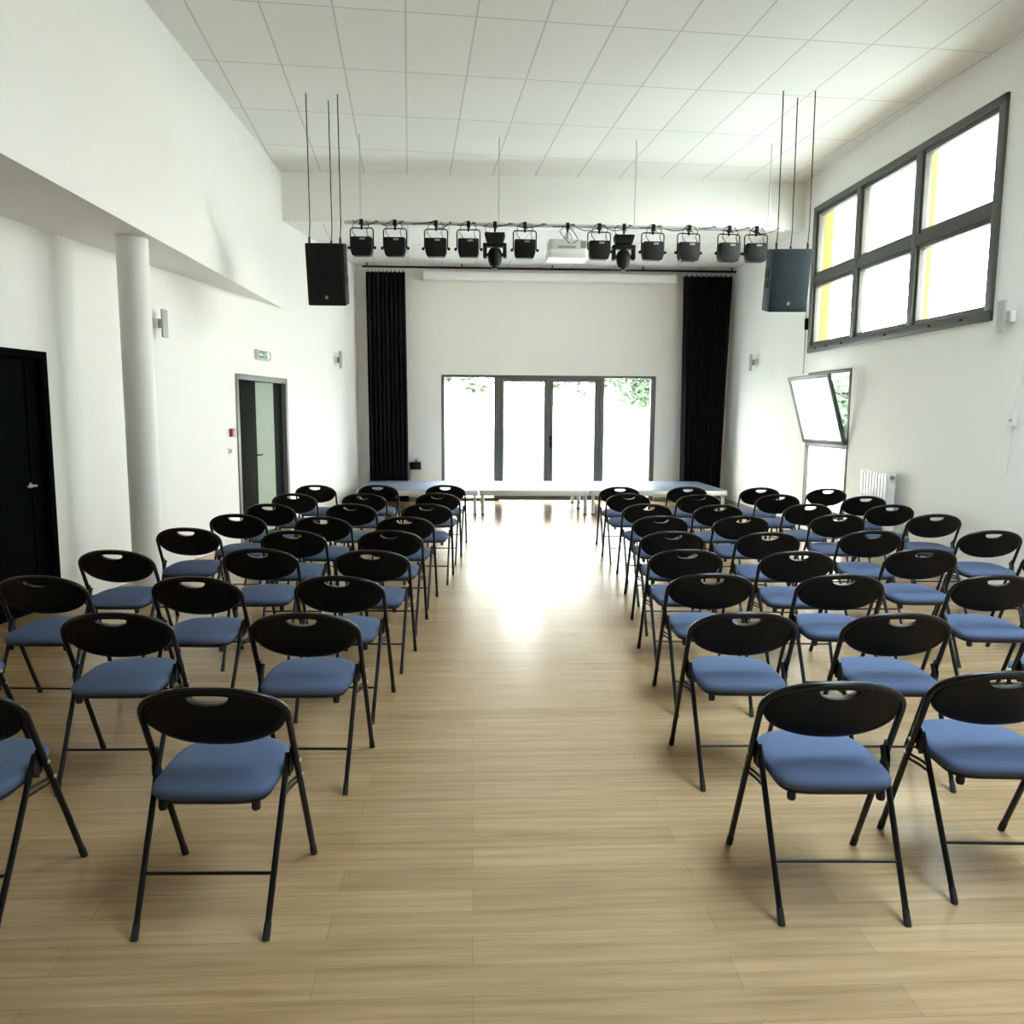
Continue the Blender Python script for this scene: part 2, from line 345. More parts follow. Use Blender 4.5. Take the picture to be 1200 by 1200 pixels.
b = MB(); b.tube([(x1 - .04, -.02, zm + .62), (x1 - .02, -.20, zm + .70)], .008, 8); b.build('stay_arm', 'frame', w2o, Mx=RW, smooth=40)

# ------------------------------------------------------------------ left wall doors
dA = struct(thing('door_2', '', '', LW), 'near black double door in the left wall nearest the camera', 'door')
b = MB(); a0, a1 = 4.45, 6.13
b.box((a0, -.015, 0), (a0 + .06, .2, 2.13)); b.box((a1 - .06, -.015, 0), (a1, .2, 2.13)); b.box((a0 + .06, -.015, 2.07), (a1 - .06, .2, 2.13))
b.build('door_frame', 'darkdoor', dA, bevel=.004)
for q0, q1 in ((a0 + .06, 5.28), (5.285, a1 - .06)):
    b = MB(); b.box((q0, .05, .01), (q1, .095, 2.07)); lf = b.build('door_leaf', 'darkdoor', dA, bevel=.003)
    b = MB()
    for xx in (q0 + .10, q1 - .14): b.box((xx, .038, .05), (xx + .05, .05, 2.03))
    b.build('cover_strip', 'darkdoor', lf, bevel=.003)
b = MB(); b.lathe([(.025, 0), (.022, .01)], 14, tr(5.93, .05, 1.05) @ rot('X', PI/2)); b.tube([(5.93, .05, 1.05), (5.93, -.0, 1.05), (5.83, -.0, 1.05)], .009, 8)
b.build('handle', 'grey', dA, smooth=40)

dB = struct(thing('door_3', '', '', LW), 'grey framed double doorway with charcoal leaves, one with a painted pale reflection', 'door')
b = MB(); a0, a1 = 9.52, 11.14
b.box((a0, -.015, 0), (a0 + .07, .2, 2.13)); b.box((a1 - .07, -.015, 0), (a1, .2, 2.13)); b.box((a0 + .07, -.015, 2.06), (a1 - .07, .2, 2.13))
b.build('door_frame', 'doorframe', dB, bevel=.004)
b = MB(); b.box((a0 + .07, .03, .01), (10.16, .075, 2.06)); b.build('dark_leaf', 'charcoal', dB, bevel=.003)
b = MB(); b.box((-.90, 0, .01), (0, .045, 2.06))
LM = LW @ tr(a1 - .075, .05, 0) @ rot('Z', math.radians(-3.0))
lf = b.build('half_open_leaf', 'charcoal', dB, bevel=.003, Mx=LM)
b = MB(); b.box((-.895, -.006, .012), (-.27, 0, 2.055)); b.build('painted_reflection', 'doorglare', lf, Mx=LM)  # stage wall's reflection painted as a pale panel; bare third imitates the curtain's
b = MB(); b.box((-.85, -.014, 1.0), (-.81, -.005, 1.2)); b.tube([(-.83, 0, 1.08), (-.83, -.05, 1.08), (-.73, -.05, 1.08)], .010, 8); b.build('handle', 'black', lf, smooth=40, Mx=LM)
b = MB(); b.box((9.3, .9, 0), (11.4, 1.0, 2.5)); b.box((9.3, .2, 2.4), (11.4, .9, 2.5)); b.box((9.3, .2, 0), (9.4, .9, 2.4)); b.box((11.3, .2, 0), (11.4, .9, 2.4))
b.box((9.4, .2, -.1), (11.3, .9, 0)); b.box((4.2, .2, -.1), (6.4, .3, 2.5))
struct(b.build('trim_2', 'charcoal', Mx=LW), 'dark lobby added behind the left doorways against light leaks', 'backing')  # unseen charcoal boxes added behind both doors to block light leaks

# ------------------------------------------------------------------ outdoors
b = MB(); b.prism([(-60, NB + .3), (60, NB + .3), (60, 90), (-60, 90)], -.06, -.03); b.prism([(5.2, -10), (60, -10), (60, NB + .25), (5.2, NB + .25)], -.06, -.03)
struct(b.build('ground', 'grass', Mx=FL), 'pale sunlit lawn outside the glazed doors', 'lawn')
def tree(name, label, x, y, h, r, zc, cat='tree', sq=1.0, n=3200):
    rnd = random.Random(int(x * 31 + y * 7))
    t = thing(name, label, cat, tr(x, y, -.03), 'trees outside')
    b = MB(); b.tube([(0, 0, 0), (.1, .05, h * .35), (.0, .1, h * .7)], [.22 * r / 2, .16 * r / 2, .05], 10); 
    for k in range(5):
        a = k * 2*PI/5; b.tube([(0.05, .05, h * .4), (math.cos(a) * r * .4, math.sin(a) * r * .4, zc)], [.09, .03], 7)
    b.build('trunk', 'bark', t, smooth=60)
    b = MB()
    cl = []
    for k in range(16):
        a = rnd.uniform(0, 2*PI); q = rnd.uniform(.2, .8) * r
        cl.append((math.cos(a) * q, math.sin(a) * q, zc + rnd.uniform(-.45, .6) * r * sq, rnd.uniform(.35, .55) * r))
    for i in range(n):
        cx, cy, cz, cr = cl[rnd.randrange(16)]
        d = V((rnd.gauss(0, 1), rnd.gauss(0, 1), rnd.gauss(0, 1) * sq)).normalized() * cr * rnd.uniform(.6, 1.05)
        p = V((cx, cy, cz)) + d; s = rnd.uniform(.12, .24) * (r / 2.5)
        u = V((rnd.gauss(0, 1), rnd.gauss(0, 1), rnd.gauss(0, .6))).normalized(); v = u.orthogonal().normalized()
        b.add([p - u * s, p + v * s * .5, p + u * s, p - v * s * .5], [(0, 1, 2, 3)])
    b.build('foliage', 'leaf', t)
    return t
tree('tree', 'leafy green tree outside, seen at top of left side pane of glazed doors', -3.3, 34, 6.5, 3.0, 5.2)
tree('tree', 'leafy green tree outside, seen at top of middle panes of glazed doors', 1.9, 44, 7.0, 3.4, 5.9)
tree('tree', 'leafy green tree outside, seen low in right side pane of glazed doors', 6.0, 33, 6.0, 2.8, 4.1)
tree('bush', 'green bush outside, seen through gap beside tilted window sash', 8.0, 19.5, 2.6, 2.0, 1.5, 'bush', .7)
b = MB(); b.box((-.045, -.045, 0), (.045, .045, 5.2)); o = b.build('timber_post', 'timber', bevel=.006, Mx=frame(PR(9.07, -.32, -.03), bd, bn)); tag(o, 'yellow timber post outside the high window, behind its nearest panes', 'post')

# ------------------------------------------------------------------ stage platforms
SN0, SN1, SZ = 12.92, 14.72, .41
for (s0, s1, lab) in ((-1.88, .09, 'left low stage platform with blue-grey deck on metal legs'), (.11, 1.91, 'middle low stage platform in front of the glazed doors'), (1.93, 4.22, 'right low stage platform ending beside the right curtain')):
    cx = (s0 + s1) / 2; wd = (s1 - s0) / 2
    t = thing('stage_platform', lab, 'stage platform', frame(PB(cx, (SN0 + SN1) / 2, 0), bd, bn), 'stage platforms')
    dp = (SN1 - SN0) / 2
    b = MB(); b.box((-wd + .004, -dp + .004, SZ - .03), (wd - .004, dp - .004, SZ)); b.build('deck', 'deck', t, bevel=.003)
    b = MB()
    b.box((-wd, -dp, SZ - .095), (wd, -dp + .035, SZ - .006)); b.box((-wd, dp - .035, SZ - .095), (wd, dp, SZ - .006)); b.box((-wd, -dp + .035, SZ - .095), (-wd + .035, dp - .035, SZ - .006)); b.box((wd - .035, -dp + .035, SZ - .095), (wd, dp - .035, SZ - .006))
    b.build('edge_frame', 'alu', t, bevel=.004)
    for sx in (-1, 1):
        for yy in (-dp + .05, 0, dp - .05):
            b = MB(); b.tube([(sx * (wd - .055), yy, .012), (sx * (wd - .055), yy, SZ - .04)], .024, 12); l = b.build('leg', 'steel', t, smooth=40)
            b = MB(); b.lathe([(.03, 0), (.03, .02)], 12, tr(sx * (wd - .055), yy, 0)); b.build('rubber_foot', 'rubber', l, smooth=40)

# ------------------------------------------------------------------ curtains, rail, screen
b = MB(); b.box((-1.98, -.30, 4.245), (4.83, -.24, 4.275)); 
o = b.build('curtain_rail', 'black', Mx=BW); tag(o, 'thin black curtain rail under ceiling along stage wall', 'curtain rail')
for xx in (-1.9, -.2, 1.44, 3.1, 4.75):
    b = MB(); b.box((xx - .01, -.28, 4.275), (xx + .01, -.26, SCH)); b.build('rail_bracket', 'black', o, Mx=BW)
def curtain(lab, t0, t1, b0, b1, zb, ph):
    t = thing('stage_curtain', lab, 'curtain', BW @ tr((t0 + t1) / 2, -.27, 0), 'stage curtains')
    cx = (t0 + t1) / 2; N = 110; R_ = 14; top = []; b = MB(); vs = []
    for i in range(R_ + 1):
        f = i / R_; z = 4.17 + (zb - 4.17) * f
        for k in range(N + 1):
            u = k / N; x = (t0 + (t1 - t0) * u) * (1 - f) + (b0 + (b1 - b0) * u) * f - cx
            y = .045 * math.sin(u * 2*PI * 9 + ph + .25 * math.sin(3 * f + ph)) + .012 * math.sin(u * 2*PI * 23 + 2 * f)
            vs.append((x, y, z))
    W = N + 1
    b.add(vs, [(i*W + k, i*W + k + 1, (i+1)*W + k + 1, (i+1)*W + k) for i in range(R_) for k in range(N)])
    c = b.build('cloth', 'curtain', t, smooth=80)
    md = c.modifiers.new('thick', 'SOLIDIFY'); md.thickness = .006; md.offset = 0
    b = MB()
    for k in range(10):
        x = t0 + (t1 - t0) * (k + .5) / 10 - cx; b.tube([(x, 0, 4.16), (x + .012, .0, 4.2), (x, 0, 4.245)], .005, 6)
        b.box((x - .018, -.012, 4.165), (x + .018, .012, 4.2))
    b.build('hooks', 'grey', t, smooth=40)
curtain('tall black stage curtain at the left of the glazed doors', -1.92, -1.22, -1.90, -1.19, .02, 0)
curtain('tall black stage curtain at the right of the glazed doors', 3.87, 4.78, 3.92, 4.68, .02, 1.3)
t = thing('projection_screen', 'long white roller screen case high on the stage wall', 'projection screen', BW @ tr(1.435, -.0, 4.145))
b = MB(); b.prism(rrect(.15, .155, .02), -2.33, 2.33, tr(0, -.085, 0) @ rot('Y', PI/2) @ rot('Z', PI/2)); b.build('screen_case', 'white', t, smooth=40)
b = MB(); b.box((-2.25, -.10, -.093), (2.25, -.07, -.078)); b.build('bottom_bar', 'offwhite', t, bevel=.003)
b = MB(); b.box((-2.2, -.012, -.05), (-2.14, 0, .05)); b.box((2.14, -.012, -.05), (2.2, 0, .05)); b.build('bracket', 'offwhite', t)
t = thing('junction_box', 'small black box low on stage wall beside left curtain', 'box', BW @ tr(-1.075, 0, .67))
b = MB(); b.box((-.10, -.12, -.07), (.10, 0, .07)); b.build('housing', 'black', t, bevel=.008)
b = MB(); b.tube([(0.01, -.06, .06), (.01, -.06, .12)], .014, 8); b.build('knob', 'black', t, smooth=40)
b = MB(); b.tube([(-.09, -.01, -.06), (-.11, -.012, -.2), (-.10, -.012, -.45), (-.10, -.012, -.6)], .006, 6); b.build('cable', 'black', t, smooth=60)

# ------------------------------------------------------------------ small fittings on the walls
def sconce(lab, W, x):
    t = thing('wall_sconce', lab, 'wall light', W @ tr(x, 0, 2.54), 'slim wall lights')
    b = MB(); b.box((-.05, -.115, -.14), (.05, -.095, .14)); b.build('plate', 'palegrey', t, bevel=.003)
    b = MB(); b.box((-.03, -.095, -.045), (.03, -.045, .045)); b.build('bracket', 'grey', t, bevel=.003)
    b = MB(); b.box((-.045, -.045, -.05), (.045, 0, .05)); b.build('wall_box', 'offwhite', t, bevel=.004)
sconce('slim white wall light on left wall beside the round column', LW, 7.78)
sconce('slim white wall light on left wall near the left curtain', LW, 13.25)
sconce('slim white wall light on right wall near the right curtain', RW, -13.5)
sconce('slim white wall light on right wall beside near end of high window', RW, -7.04)
t = thing('exit_sign', 'green and white exit sign above the left doorway', 'exit sign', LW @ tr(10.3, 0, 2.405))
b = MB(); b.box((-.20, -.055, -.065), (.20, 0, .065)); b.build('housing', 'offwhite', t, bevel=.006)
b = MB(); b.box((-.185, -.058, -.052), (.185, -.054, .052)); pl = b.build('sign_face', 'green', t)
b = MB()                                                        # running figure, doorway and arrow
b.box((.07, -.060, -.045), (.15, -.058, .045)); b.box((-.15, -.060, -.008), (-.06, -.058, .008))
b.add([(-.175, -.060, 0), (-.14, -.060, .025), (-.14, -.060, -.025), (-.175, -.058, 0), (-.14, -.058, .025), (-.14, -.058, -.025)], [(0, 1, 2), (3, 5, 4), (0, 3, 4, 1), (1, 4, 5, 2), (2, 5, 3, 0)])
b.lathe([(.011, 0), (.011, .002)], 12, tr(.025, -.058, .034) @ rot('X', PI/2))
for p, q in (((.02, .02), (.0, -.01)), ((.0, -.01), (.02, -.03)), ((.0, -.01), (-.03, -.035)), ((.02, .015), (.045, .0)), ((.015, .015), (-.015, .01))): b.tube([(p[0], -.059, p[1]), (q[0], -.059, q[1])], .006, 6)
b.build('pictogram', 'white', pl)
t = thing('fire_alarm_button', 'small red fire alarm call point beside the left doorway', 'fire alarm', LW @ tr(9.36, 0, 1.40))
b = MB(); b.box((-.05, -.04, -.05), (.05, 0, .05)); b.build('housing', 'red', t, bevel=.006)
b = MB(); b.box((-.028, -.043, -.028), (.028, -.04, .028)); b.build('press_plate', 'pink', t)
t = thing('light_switch', 'white light switch below the red alarm button', 'switch', LW @ tr(9.31, 0, 1.18))
b = MB(); b.box((-.04, -.012, -.04), (.04, 0, .04)); b.build('plate', 'white', t, bevel=.003)
b = MB(); b.box((-.018, -.02, -.025), (.018, -.012, .025)); b.build('rocker', 'grey', t, bevel=.002)
# radiator
t = thing('radiator', 'white column radiator on right wall behind the far chairs', 'radiator', RW @ tr(-9.03, -.10, .22))
N = 9
for k in range(N):
    x = -.27 + .54 * k / (N - 1)
    b = MB(); b.prism([(p[0], p[1]) for p in rrect(.11, .80, .04)], -.031, .031, tr(x, 0, .40) @ rot('Y', PI/2) @ rot('Z', PI/2)); b.build('column', 'white', t, bevel=.010)
b = MB(); b.tube([(.30, 0, .74), (.35, 0, .74)], .02, 10); b.build('valve', 'grey', t, smooth=40)
b = MB(); b.box((-.22, .05, .6), (-.19, .10, .66)); b.box((.19, .05, .6), (.22, .10, .66)); b.box((-.22, .05, .12), (-.19, .10, .18)); b.box((.19, .05, .12), (.22, .10, .18)); b.build('bracket', 'white', t)
# cords
t = thing('pull_cord', 'thin white cord with small switch box hanging on near right wall', 'cord', RW @ tr(-6.9, 0, 1.62))
b = MB(); b.tube([(.16, -.01, 1.05), (.10, -.012, .6), (.04, -.012, .3), (0, -.012, .05)], .006, 6); b.tube([(0, -.012, -.05), (-.02, -.012, -.3), (-.03, -.012, -.48)], .006, 6); b.build('cable', 'offwhite', t, smooth=60)
b = MB(); b.box((-.035, -.035, -.055), (.035, 0, .055)); sb = b.build('switch_box', 'offwhite', t, bevel=.005)
b = MB(); b.box((-.012, -.042, -.012), (.012, -.035, .012)); b.build('button', 'grey', sb)
t = thing('window_winder', 'thin winder rod on right wall left of the high window', 'winder', RW @ tr(-11.47, 0, 2.3))
b = MB(); b.tube([(0, -.03, .95), (0, -.03, .1), (-.01, -.03, -.05)], .008, 8); b.build('rod', 'grey', t, smooth=40)
b = MB(); b.box((-.015, -.045, .58), (.015, 0, .74)); b.build('guide', 'black', t, bevel=.003)

# ------------------------------------------------------------------ hanging loudspeakers
def pa(lab, x, y, z, rz, mt, tilt):
    t = thing('loudspeaker', lab, 'loudspeaker', tr(x, y, z) @ rot('Z', math.radians(rz)), 'hanging loudspeakers')
    WM = t.matrix_world.copy(); TM = WM @ rot('X', math.radians(tilt))
    b = MB(); b.prism([(-.205, -.16), (.205, -.16), (.205, .10), (.13, .22), (-.13, .22), (-.205, .10)], -.325, .325); cb = b.build('cabinet', mt, t, bevel=.012, Mx=TM)
    b = MB(); b.box((-.185, -.172, -.30), (.185, -.16, .30)); g = b.build('grille', mt, t, bevel=.004, Mx=TM)
    b = MB(); b.prism(rrect(.03, .035, .008), 0, .003, tr(0.0, -.172, -.235) @ rot('X', PI/2)); b.build('badge', 'grey', g, Mx=TM)
    for sx in (-1, 1):
        b = MB(); b.box((sx * .207 - .006, -.06, .02), (sx * .207 + .006, .06, .12)); b.box((sx * .207 - .006, -.06, -.08), (sx * .207 + .006, .06, .0)); b.build('recessed_handle', 'black', t, Mx=TM)
    for xx, yy in ((-.165, -.1), (.165, -.1), (.04, .1)):
        zz = CH - z
        b = MB(); b.tube([(xx, yy * .9 - .07, .28), (xx, yy * .9 - .07, .36)], .012, 8); e = b.build('eye_bolt', 'black', t, smooth=40)
        b = MB(); b.tube([(xx, yy * .9 - .07, .35), (xx + .01, yy * .9 - .07, .5), (xx, yy * .9 - .07, zz)], .006, 6); b.build('hanging_wire', 'black', t, smooth=40)
pa('black hanging loudspeaker at left of the row of stage lamps', -2.31, 8.97, 3.17, 5, 'speaker', 12)
pa('hanging loudspeaker with painted bluish reflection beside the high window on the right', 2.71, 8.97, 3.11, 0, 'speaker_glare', 11)

# ------------------------------------------------------------------ lighting pipe and lamps
NRIG = bn.dot(V((0, 10.2, 0))); ZP = 3.968
def rig_s(px):                                                  # where along the pipe a lamp hangs (measured on the photo once)
    d = fwd + rt * ((px - 600) / F) - up * ((280 - 600) / F); k = (NRIG - bn.dot(cam.location)) / bn.dot(d)
    return bd.dot(cam.location + d * k)
t = thing('lighting_pipe', 'long grey pipe under ceiling carrying the stage lamps', 'lighting pipe', frame(PB(0, NRIG, ZP), bd, bn))
S0, S1 = rig_s(404), rig_s(918)
b = MB(); b.tube([(S0, 0, 0), (S1, 0, 0)], .024, 14); b.build('pipe', 'alu', t, smooth=40)
for k in range(4):
    x = S0 + .2 + (S1 - S0 - .4) * k / 3
    b = MB(); b.tube([(x, 0, .02), (x, 0, CH - ZP - .004)], .010, 8); b.build('drop_rod', 'alu', t, smooth=40)
b = MB()
rnd = random.Random(3)
x = S0 + .1
while x < S1 - .3:
    L_ = rnd.uniform(.25, .5); sag = rnd.uniform(.03, .09)
    b.tube([(x + L_ * f, -.03 + .02 * math.sin(7*f), .02 - sag * math.sin(PI * f)) for f in (0, .2, .4, .6, .8, 1)], .005, 6); x += L_ * .9
b.build('power_cable', 'black', t, smooth=60)

def clamp(t):
    b = MB(); b.box((-.022, -.035, -.035), (.022, .035, .035)); b.box((-.012, -.012, -.085), (.012, .012, -.03)); b.tube([(0, -.03, -.04), (.025, -.075, -.06)], .007, 6)
    b.build('clamp', 'black', t, bevel=.004)
def spot():
    t = thing('stage_spotlight', '', 'stage light', Matrix.Identity(4), 'stage lamps on the pipe')
    clamp(t)
    b = MB(); b.tube([(-.142, 0, -.30), (-.142, 0, -.09), (-.13, 0, -.072), (-.11, 0, -.066), (.11, 0, -.066), (.13, 0, -.072), (.142, 0, -.09), (.142, 0, -.30)], .0075, 8); b.build('yoke', 'black', t, smooth=50)
    out = [(-.128, .10), (-.118, .108), (.118, .108), (.128, .10), (.128, -.05), (.112, -.105), (.098, -.115), (-.098, -.115), (-.112, -.105), (-.128, -.05)]
    BM = tr(0, 0, -.285) @ rot('X', math.radians(4))
    b = MB(); b.prism(out, -.07, .08, BM @ rot('X', PI/2)); bo = b.build('lamp_body', 'black', t, bevel=.010)
    b = MB(); b.prism([(p[0] * .82, p[1] * .7 + .02) for p in out], -.11, -.07, BM @ rot('X', PI/2)); b.build('front_hood', 'black', bo, bevel=.004)
    b = MB(); b.box((-.01, -.084, .07), (.055, -.08, .092), BM); b.build('rating_plate', 'grey', bo)
    for sx in (-1, 1):
        b = MB(); b.lathe([(.018, 0), (.02, .012), (.016, .03)], 12, tr(sx * .145, 0, -.30) @ rot('Y', sx * PI/2)); b.build('tilt_knob', 'black', t, smooth=40)
    b = MB(); b.tube([(-.03, -.02, .03), (-.09, -.06, -.03), (-.105, -.06, -.12), (-.06, -.06, -.18)], .0045, 6)
    b.tube([(.06, -.02, .02), (.10, -.05, -.05), (.07, -.06, -.12), (.09, -.06, -.18)], .0045, 6); b.build('cable', 'black', t, smooth=60)
    return t
def mover():
    t = thing('moving_head_light', '', 'stage light', Matrix.Identity(4), 'moving lamps on the pipe')
    clamp(t)
    b = MB(); b.prism([(-.10, -.06), (.10, -.06), (.125, 0.02), (.125, .05), (-.125, .05), (-.125, .02)], -.09, .09, tr(0, 0, -.155) @ rot('X', PI/2)); b.build('base', 'black', t, bevel=.010)
    b = MB(); b.box((-.145, -.06, -.27), (.145, .06, -.225)); b.box((-.145, -.06, -.40), (-.10, .06, -.27)); b.box((.10, -.06, -.40), (.145, .06, -.27)); b.box((-.04, -.04, -.226), (.04, .04, -.205)); b.build('fork', 'black', t, bevel=.010)
    b = MB(); b.lathe([(.03, .085), (.065, .07), (.085, .03), (.090, -.02), (.082, -.08), (.066, -.12), (.06, -.135), (.035, -.138), (.033, -.165), (.001, -.166)], 20, tr(0, -.0, -.36)); b.build('lamp_head', 'black', t, smooth=40)
    for sx in (-1, 1):
        b = MB(); b.lathe([(.02, 0), (.02, .02)], 10, tr(sx * .082, 0, -.36) @ rot('Y', sx * PI/2)); b.build('pivot', 'black', t, smooth=40)
    b = MB(); b.tube([(-.06, -.02, .02), (-.12, -.05, -.02), (-.11, -.04, -.09), (-.05, -.06, -.11)], .0045, 6); b.build('cable', 'black', t, smooth=60)
    return t
ORD = ['first', 'second', 'third', 'fourth', 'fifth', 'sixth', 'seventh', 'eighth', 'ninth', 'tenth']
def place(o, px, lab, k=0): o.matrix_world = frame(PB(rig_s(px), NRIG, ZP), bd, bn) @ rot('Z', math.radians((k * 37 % 9) - 4)); o['label'] = lab
protoS, protoM = spot(), mover()
for i, px in enumerate((424, 463, 511, 549, 615, 702, 765, 807, 854, 886)):
    place(protoS if i == 0 else copy_tree(protoS), px, 'boxy black stage spotlight on ceiling pipe, %s spotlight from the left' % ORD[i], i)
place(protoM, 580, 'black moving-head lamp on ceiling pipe, left of the projector'); place(copy_tree(protoM), 731, 'black moving-head lamp on ceiling pipe, right of the projector')
t = thing('projector', 'white projector hanging from middle of the ceiling pipe', 'projector', frame(PB(rig_s(665), NRIG, ZP), bd, bn))
clamp(t)
b = MB(); b.tube([(0, 0, -.08), (0, 0, -.17)], .016, 10); b.box((-.07, -.05, -.18), (.07, .07, -.165)); b.tube([(-.02, -.04, -.09), (-.05, -.05, -.17)], .006, 6); b.tube([(.02, -.04, -.09), (.06, -.05, -.17)], .006, 6); b.build('mount', 'grey', t, smooth=40)
b = MB(); b.prism(rrect(.47, .36, .05), -.30, -.18, tr(0, .06, 0)); bo = b.build('projector_body', 'offwhite', t, bevel=.012)
b = MB(); b.box((.15, -.1225, -.285), (.225, -.118, -.20)); b.build('vent', 'grey', bo)
b = MB(); b.box((-.13, -.1215, -.287), (.09, -.118, -.263))
for k in range(6): b.box((-.12 + k * .035, -.1225, -.285), (-.10 + k * .035, -.118, -.265))
b.build('socket_panel', 'grey', bo)
b = MB(); b.prism(rrect(.50, .40, .05), -.405, -.302, tr(0, .06, 0)); b.build('lower_housing', 'white', t, bevel=.015)
b = MB(); b.tube([(-.04, -.03, .0), (-.11, -.10, -.09), (-.05, -.13, -.17), (.02, -.13, -.24)], .005, 6); b.tube([(.03, -.03, -.02), (.08, -.12, -.12), (.12, -.14, -.2), (.05, -.13, -.23)], .005, 6); b.build('cable', 'black', t, smooth=60)

# ------------------------------------------------------------------ folding chairs
def ty(z, x): return .2285 - .4526 * z + .35 * x * x              # the slanting tube line, sides curving forward
def make_chair():
    t = thing('folding_chair', '', 'chair', Matrix.Identity(4), 'folding chairs in rows')
    A, B, Zc = .233, .120, .660                                   # half width, half height and centre height of the backrest
    HX = .241
    def bp(x, z, off=0): return (x, ty(z, x) + off, z)
    # upper tube: from just above the seat up over the backrest and down again
    path = [bp(-HX, .50), bp(-HX, .58), bp(-HX, .63)]
    for k in range(25):
        a = PI - PI * k / 24
        ca, sa = math.cos(a), math.sin(a)
        path.append(bp(HX * math.copysign(abs(ca) ** .93, ca), Zc + (B - .011) * abs(sa) ** .93))
    path += [bp(HX, .63), bp(HX, .58), bp(HX, .50)]
    b = MB(); b.tube(path, .0115, 12); b.build('back_frame', 'metal', t, smooth=60)
    # oval plastic backrest with a lens shaped grip hole
    N, K = 64, 9; hole = []; outer = []
    for k in range(N):
        a = 2*PI*k/N; ca, sa = math.cos(a), math.sin(a)
        outer.append((A * math.copysign(abs(ca) ** .95, ca), (B - .006) * math.copysign(abs(sa) ** .95, sa)))
        hx = .066 * math.copysign(abs(ca) ** .9, ca); hz = .083 + (.006 if sa > 0 else .032) * math.copysign(abs(sa) ** .9, sa)
        hole.append((hx, hz))
    def ring(f, off, lip=0):
        return [(lambda x, z, q: (x, ty(Zc + z, x) + q, Zc + z))(h[0] + (o[0] - h[0]) * f, h[1] + (o[1] - h[1]) * f, off + (lip * max(0, -math.sin(2*PI*k/N)) if lip else 0)) for k, (h, o) in enumerate(zip(hole, outer))]
    fs = [i / K for i in range(K + 1)]
    rings = [ring(0.0, .0)] + [ring(.012, -.010)] + [ring(max(f, .05), -.0115) for f in fs[1:-1]] + [ring(.985, -.007), ring(1, 0), ring(.985, .008)] + [ring(f, .0105) for f in reversed(fs[1:-1])] + [ring(.10, .0105, .012), ring(.03, .010, .026), ring(.0, .008, .024), ring(0, 0)]
    b = MB(); b.rings(rings, closed_ends=False)
    b.build('backrest', 'plastic', t, smooth=60)
    for sx in (-1, 1):
        b = MB(); b.tube([bp(sx * HX, z) for z in (.03, .2, .35, .50)], .0115, 12); l = b.build('leg', 'metal', t, smooth=60)
        b = MB(); q = bp(sx * HX, .022); q0 = bp(sx * HX, .0); q1 = bp(sx * HX, .045); b.tube([q0, q, q1], [.0128, .013, .0122], 12); b.build('rubber_foot', 'rubber', l, smooth=60)
        top = V(bp(sx * HX, .50)) + V((-sx * .0235, -.002, 0)); foot = V((sx * .206, -.25, 0)); r = lambda f: foot.lerp(top, f)
        b = MB(); b.tube([r(.06), r(.4), r(.8), r(1)], .0105, 12); l = b.build('leg', 'metal', t, smooth=60)
        b = MB(); b.tube([r(0), r(.04), r(.09)], [.0118, .012, .0112], 12); b.build('rubber_foot', 'rubber', l, smooth=60)
        # hinge plate, link bars and rivets
        b = MB()
        hp = bp(sx * HX, .49); b.prism([(-.028, -.055), (.018, -.055), (.03, -.01), (.012, .035), (-.010, .035), (-.03, -.02)], -.002, .002, tr(sx * (HX - .012), hp[1] - .012, .485) @ rot('Z', PI/2) @ rot('X', PI/2)); 
        b.build('hinge_plate', 'metal', t, smooth=30)
        b = MB()
        for z in (.375, .395):
            p0 = bp(sx * (HX - .004), z); p1 = r(z / .50); b.tube([p0, (sx * .222, (p0[1] + p1.y) / 2, z), (p1.x, p1.y, z)], .0055, 8)
        b.build('link_bar', 'metal', t, smooth=60)
        b = MB()
        for zz in (.465, .40): pq = bp(sx * HX, zz); b.lathe([(.007, 0), (.006, .004), (.002, .006)], 10, tr(pq[0] + sx * .011, pq[1], zz) @ rot('Y', sx * PI/2))
        b.build('rivet', 'steel', t, smooth=40)
    za = .17; f = za / .50
    xa = .206 + (.2125 - .206) * f; yb = -.25 + (ty(.5, HX) - .002 + .25) * f
    b = MB(); b.tube([(-xa, yb, za), (xa, yb, za)], .006, 8); b.build('stretcher', 'metal', t, smooth=60)
    # seat: padded, wide behind, rounded in front
    N = 56
    def outl(s, dz):
        pts = []
        for k in range(N):
            a = 2*PI*k/N; ca, sa = math.cos(a), math.sin(a)
            e = .30 if sa < 0 else .68
            x = .197 * s[0] * math.copysign(abs(ca) ** (.42 if sa < 0 else .72), ca); y = .045 + .205 * s[1] * math.copysign(abs(sa) ** e, sa)
            x *= 1 + .10 * max(0, (y + .16)) * (1 if y < .1 else max(0, 1 - (y - .1) / .15))
            pts.append((x, y, dz + .035 * (y - .04)))
        return pts
    b = MB(); b.rings([outl((.93, .93), .418), outl((.98, .98), .422), outl((1, 1), .432), outl((1, 1), .441), outl((.985, .985), .450), outl((.95, .95), .4575), outl((.85, .85), .464), outl((.6, .6), .470), outl((.3, .3), .472)])
    b.build('seat', 'fabric', t, smooth=60)
    b = MB(); b.rings([outl((.90, .90), .402), outl((.93, .93), .405), outl((.93, .93), .418)]); b.build('seat_board', 'pan', t, smooth=40)
    b = MB()
    for sx in (-1, 1): b.tube([(sx * .213, ty(.43, HX) - .01, .412), (sx * .17, ty(.43, HX) - .01, .412)], .007, 8)
    b.build('seat_pivot', 'metal', t, smooth=60)
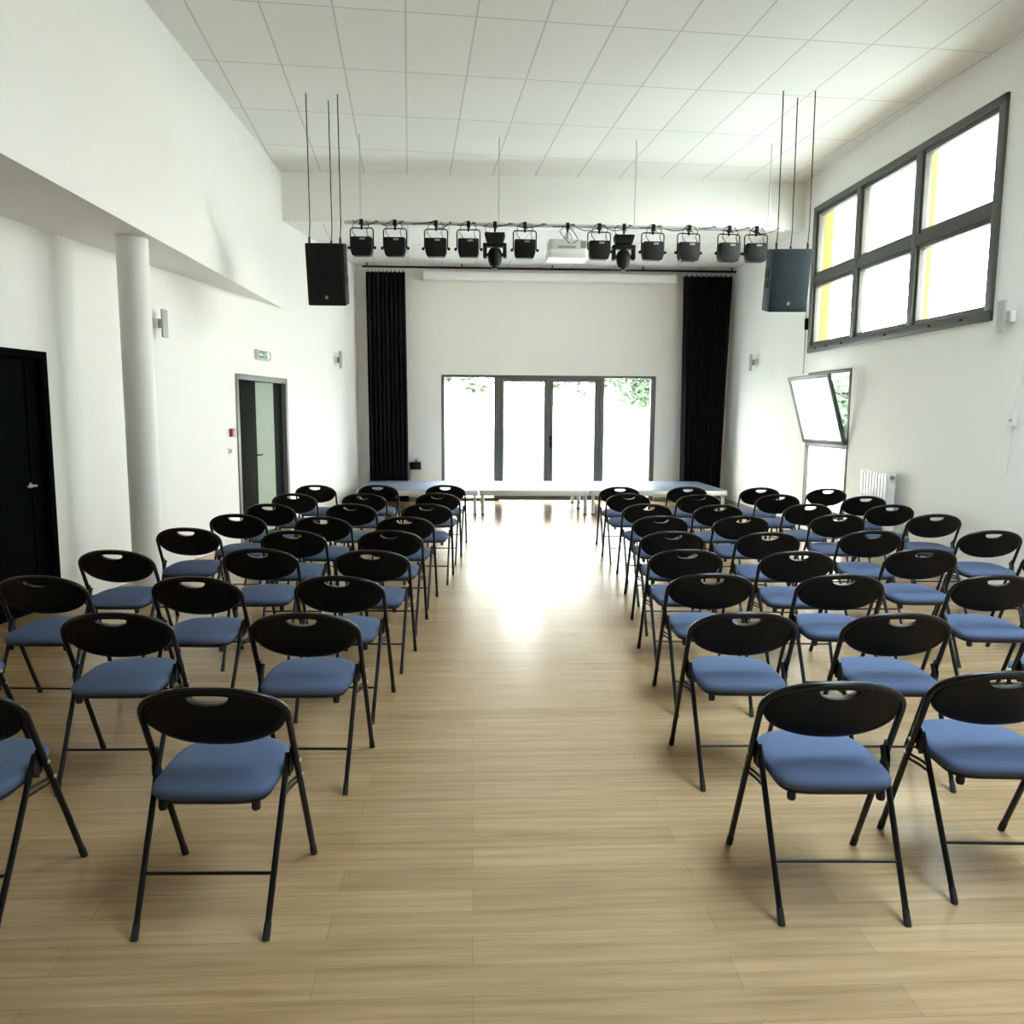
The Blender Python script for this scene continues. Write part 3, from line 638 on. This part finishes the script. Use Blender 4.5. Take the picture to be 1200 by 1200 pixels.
    for sx in (-1, 1):
        b = MB(); b.lathe([(.012, 0), (.015, .008), (.014, .03)], 12, tr(sx * .15, -.125, .372)); b.build('bumper', 'rubber', t, smooth=40)
    return t
COLS = {   # (x of the backrest, y of the row) for each column, nearest the stage first
 'A': [(-1.101,9.706),(-1.072,8.696),(-1.051,7.644),(-1.10,6.666),(-1.082,5.866),(-1.042,4.999),(-1.05,4.182),(-1.008,3.384),(-1.022,2.422)],
 'B': [(-1.920,9.627),(-1.862,8.578),(-1.773,7.585),(-1.791,6.614),(-1.799,5.816),(-1.773,5.017),(-1.80,4.116),(-1.823,3.340),(-1.846,2.368)],
 'C': [(-2.668,9.555),(-2.612,8.511),(-2.543,7.521),(-2.561,6.729),(-2.626,5.892),(-2.65,4.896),(-2.624,4.09),(-2.64,3.30)],
 'D': [(1.031,9.677),(1.038,8.837),(1.106,7.822),(1.088,6.890),(1.036,5.970),(.988,5.163),(.978,4.372),(.934,3.502),(.991,2.574)],
 'E': [(1.863,9.756),(1.807,8.810),(1.796,7.804),(1.802,6.945),(1.754,5.977),(1.702,5.143),(1.699,4.391),(1.622,3.523),(1.611,2.71)],
 'F': [(2.736,9.724),(2.703,8.890),(2.718,7.955),(2.707,7.134),(2.577,6.123),(2.568,5.298),(2.554,4.417),(2.46,3.55)],
 'G': [(3.525,9.686),(3.609,8.783),(3.521,7.946),(3.592,7.202),(3.525,6.190),(3.49,5.33)]}
WHERE = {'A': 'aisle seat left of aisle', 'B': 'middle seat of left block', 'C': 'outer seat towards left wall',
         'D': 'aisle seat right of aisle', 'E': 'second seat right of aisle', 'F': 'third seat right of aisle', 'G': 'outer seat beside right wall'}
rnd = random.Random(11); proto = make_chair(); first = True
for col, lst in COLS.items():
    for i, (x, y) in enumerate(lst):
        o = proto if first else copy_tree(proto); first = False
        rz = math.radians(2.0 + rnd.uniform(-1.6, 1.6))
        o.matrix_world = tr(x * (1 + .065 / y), y + .11, 0) @ rot('Z', rz)
        o['label'] = 'black folding chair, blue-grey seat, %s row from stage, %s' % (ORD[i], WHERE[col])
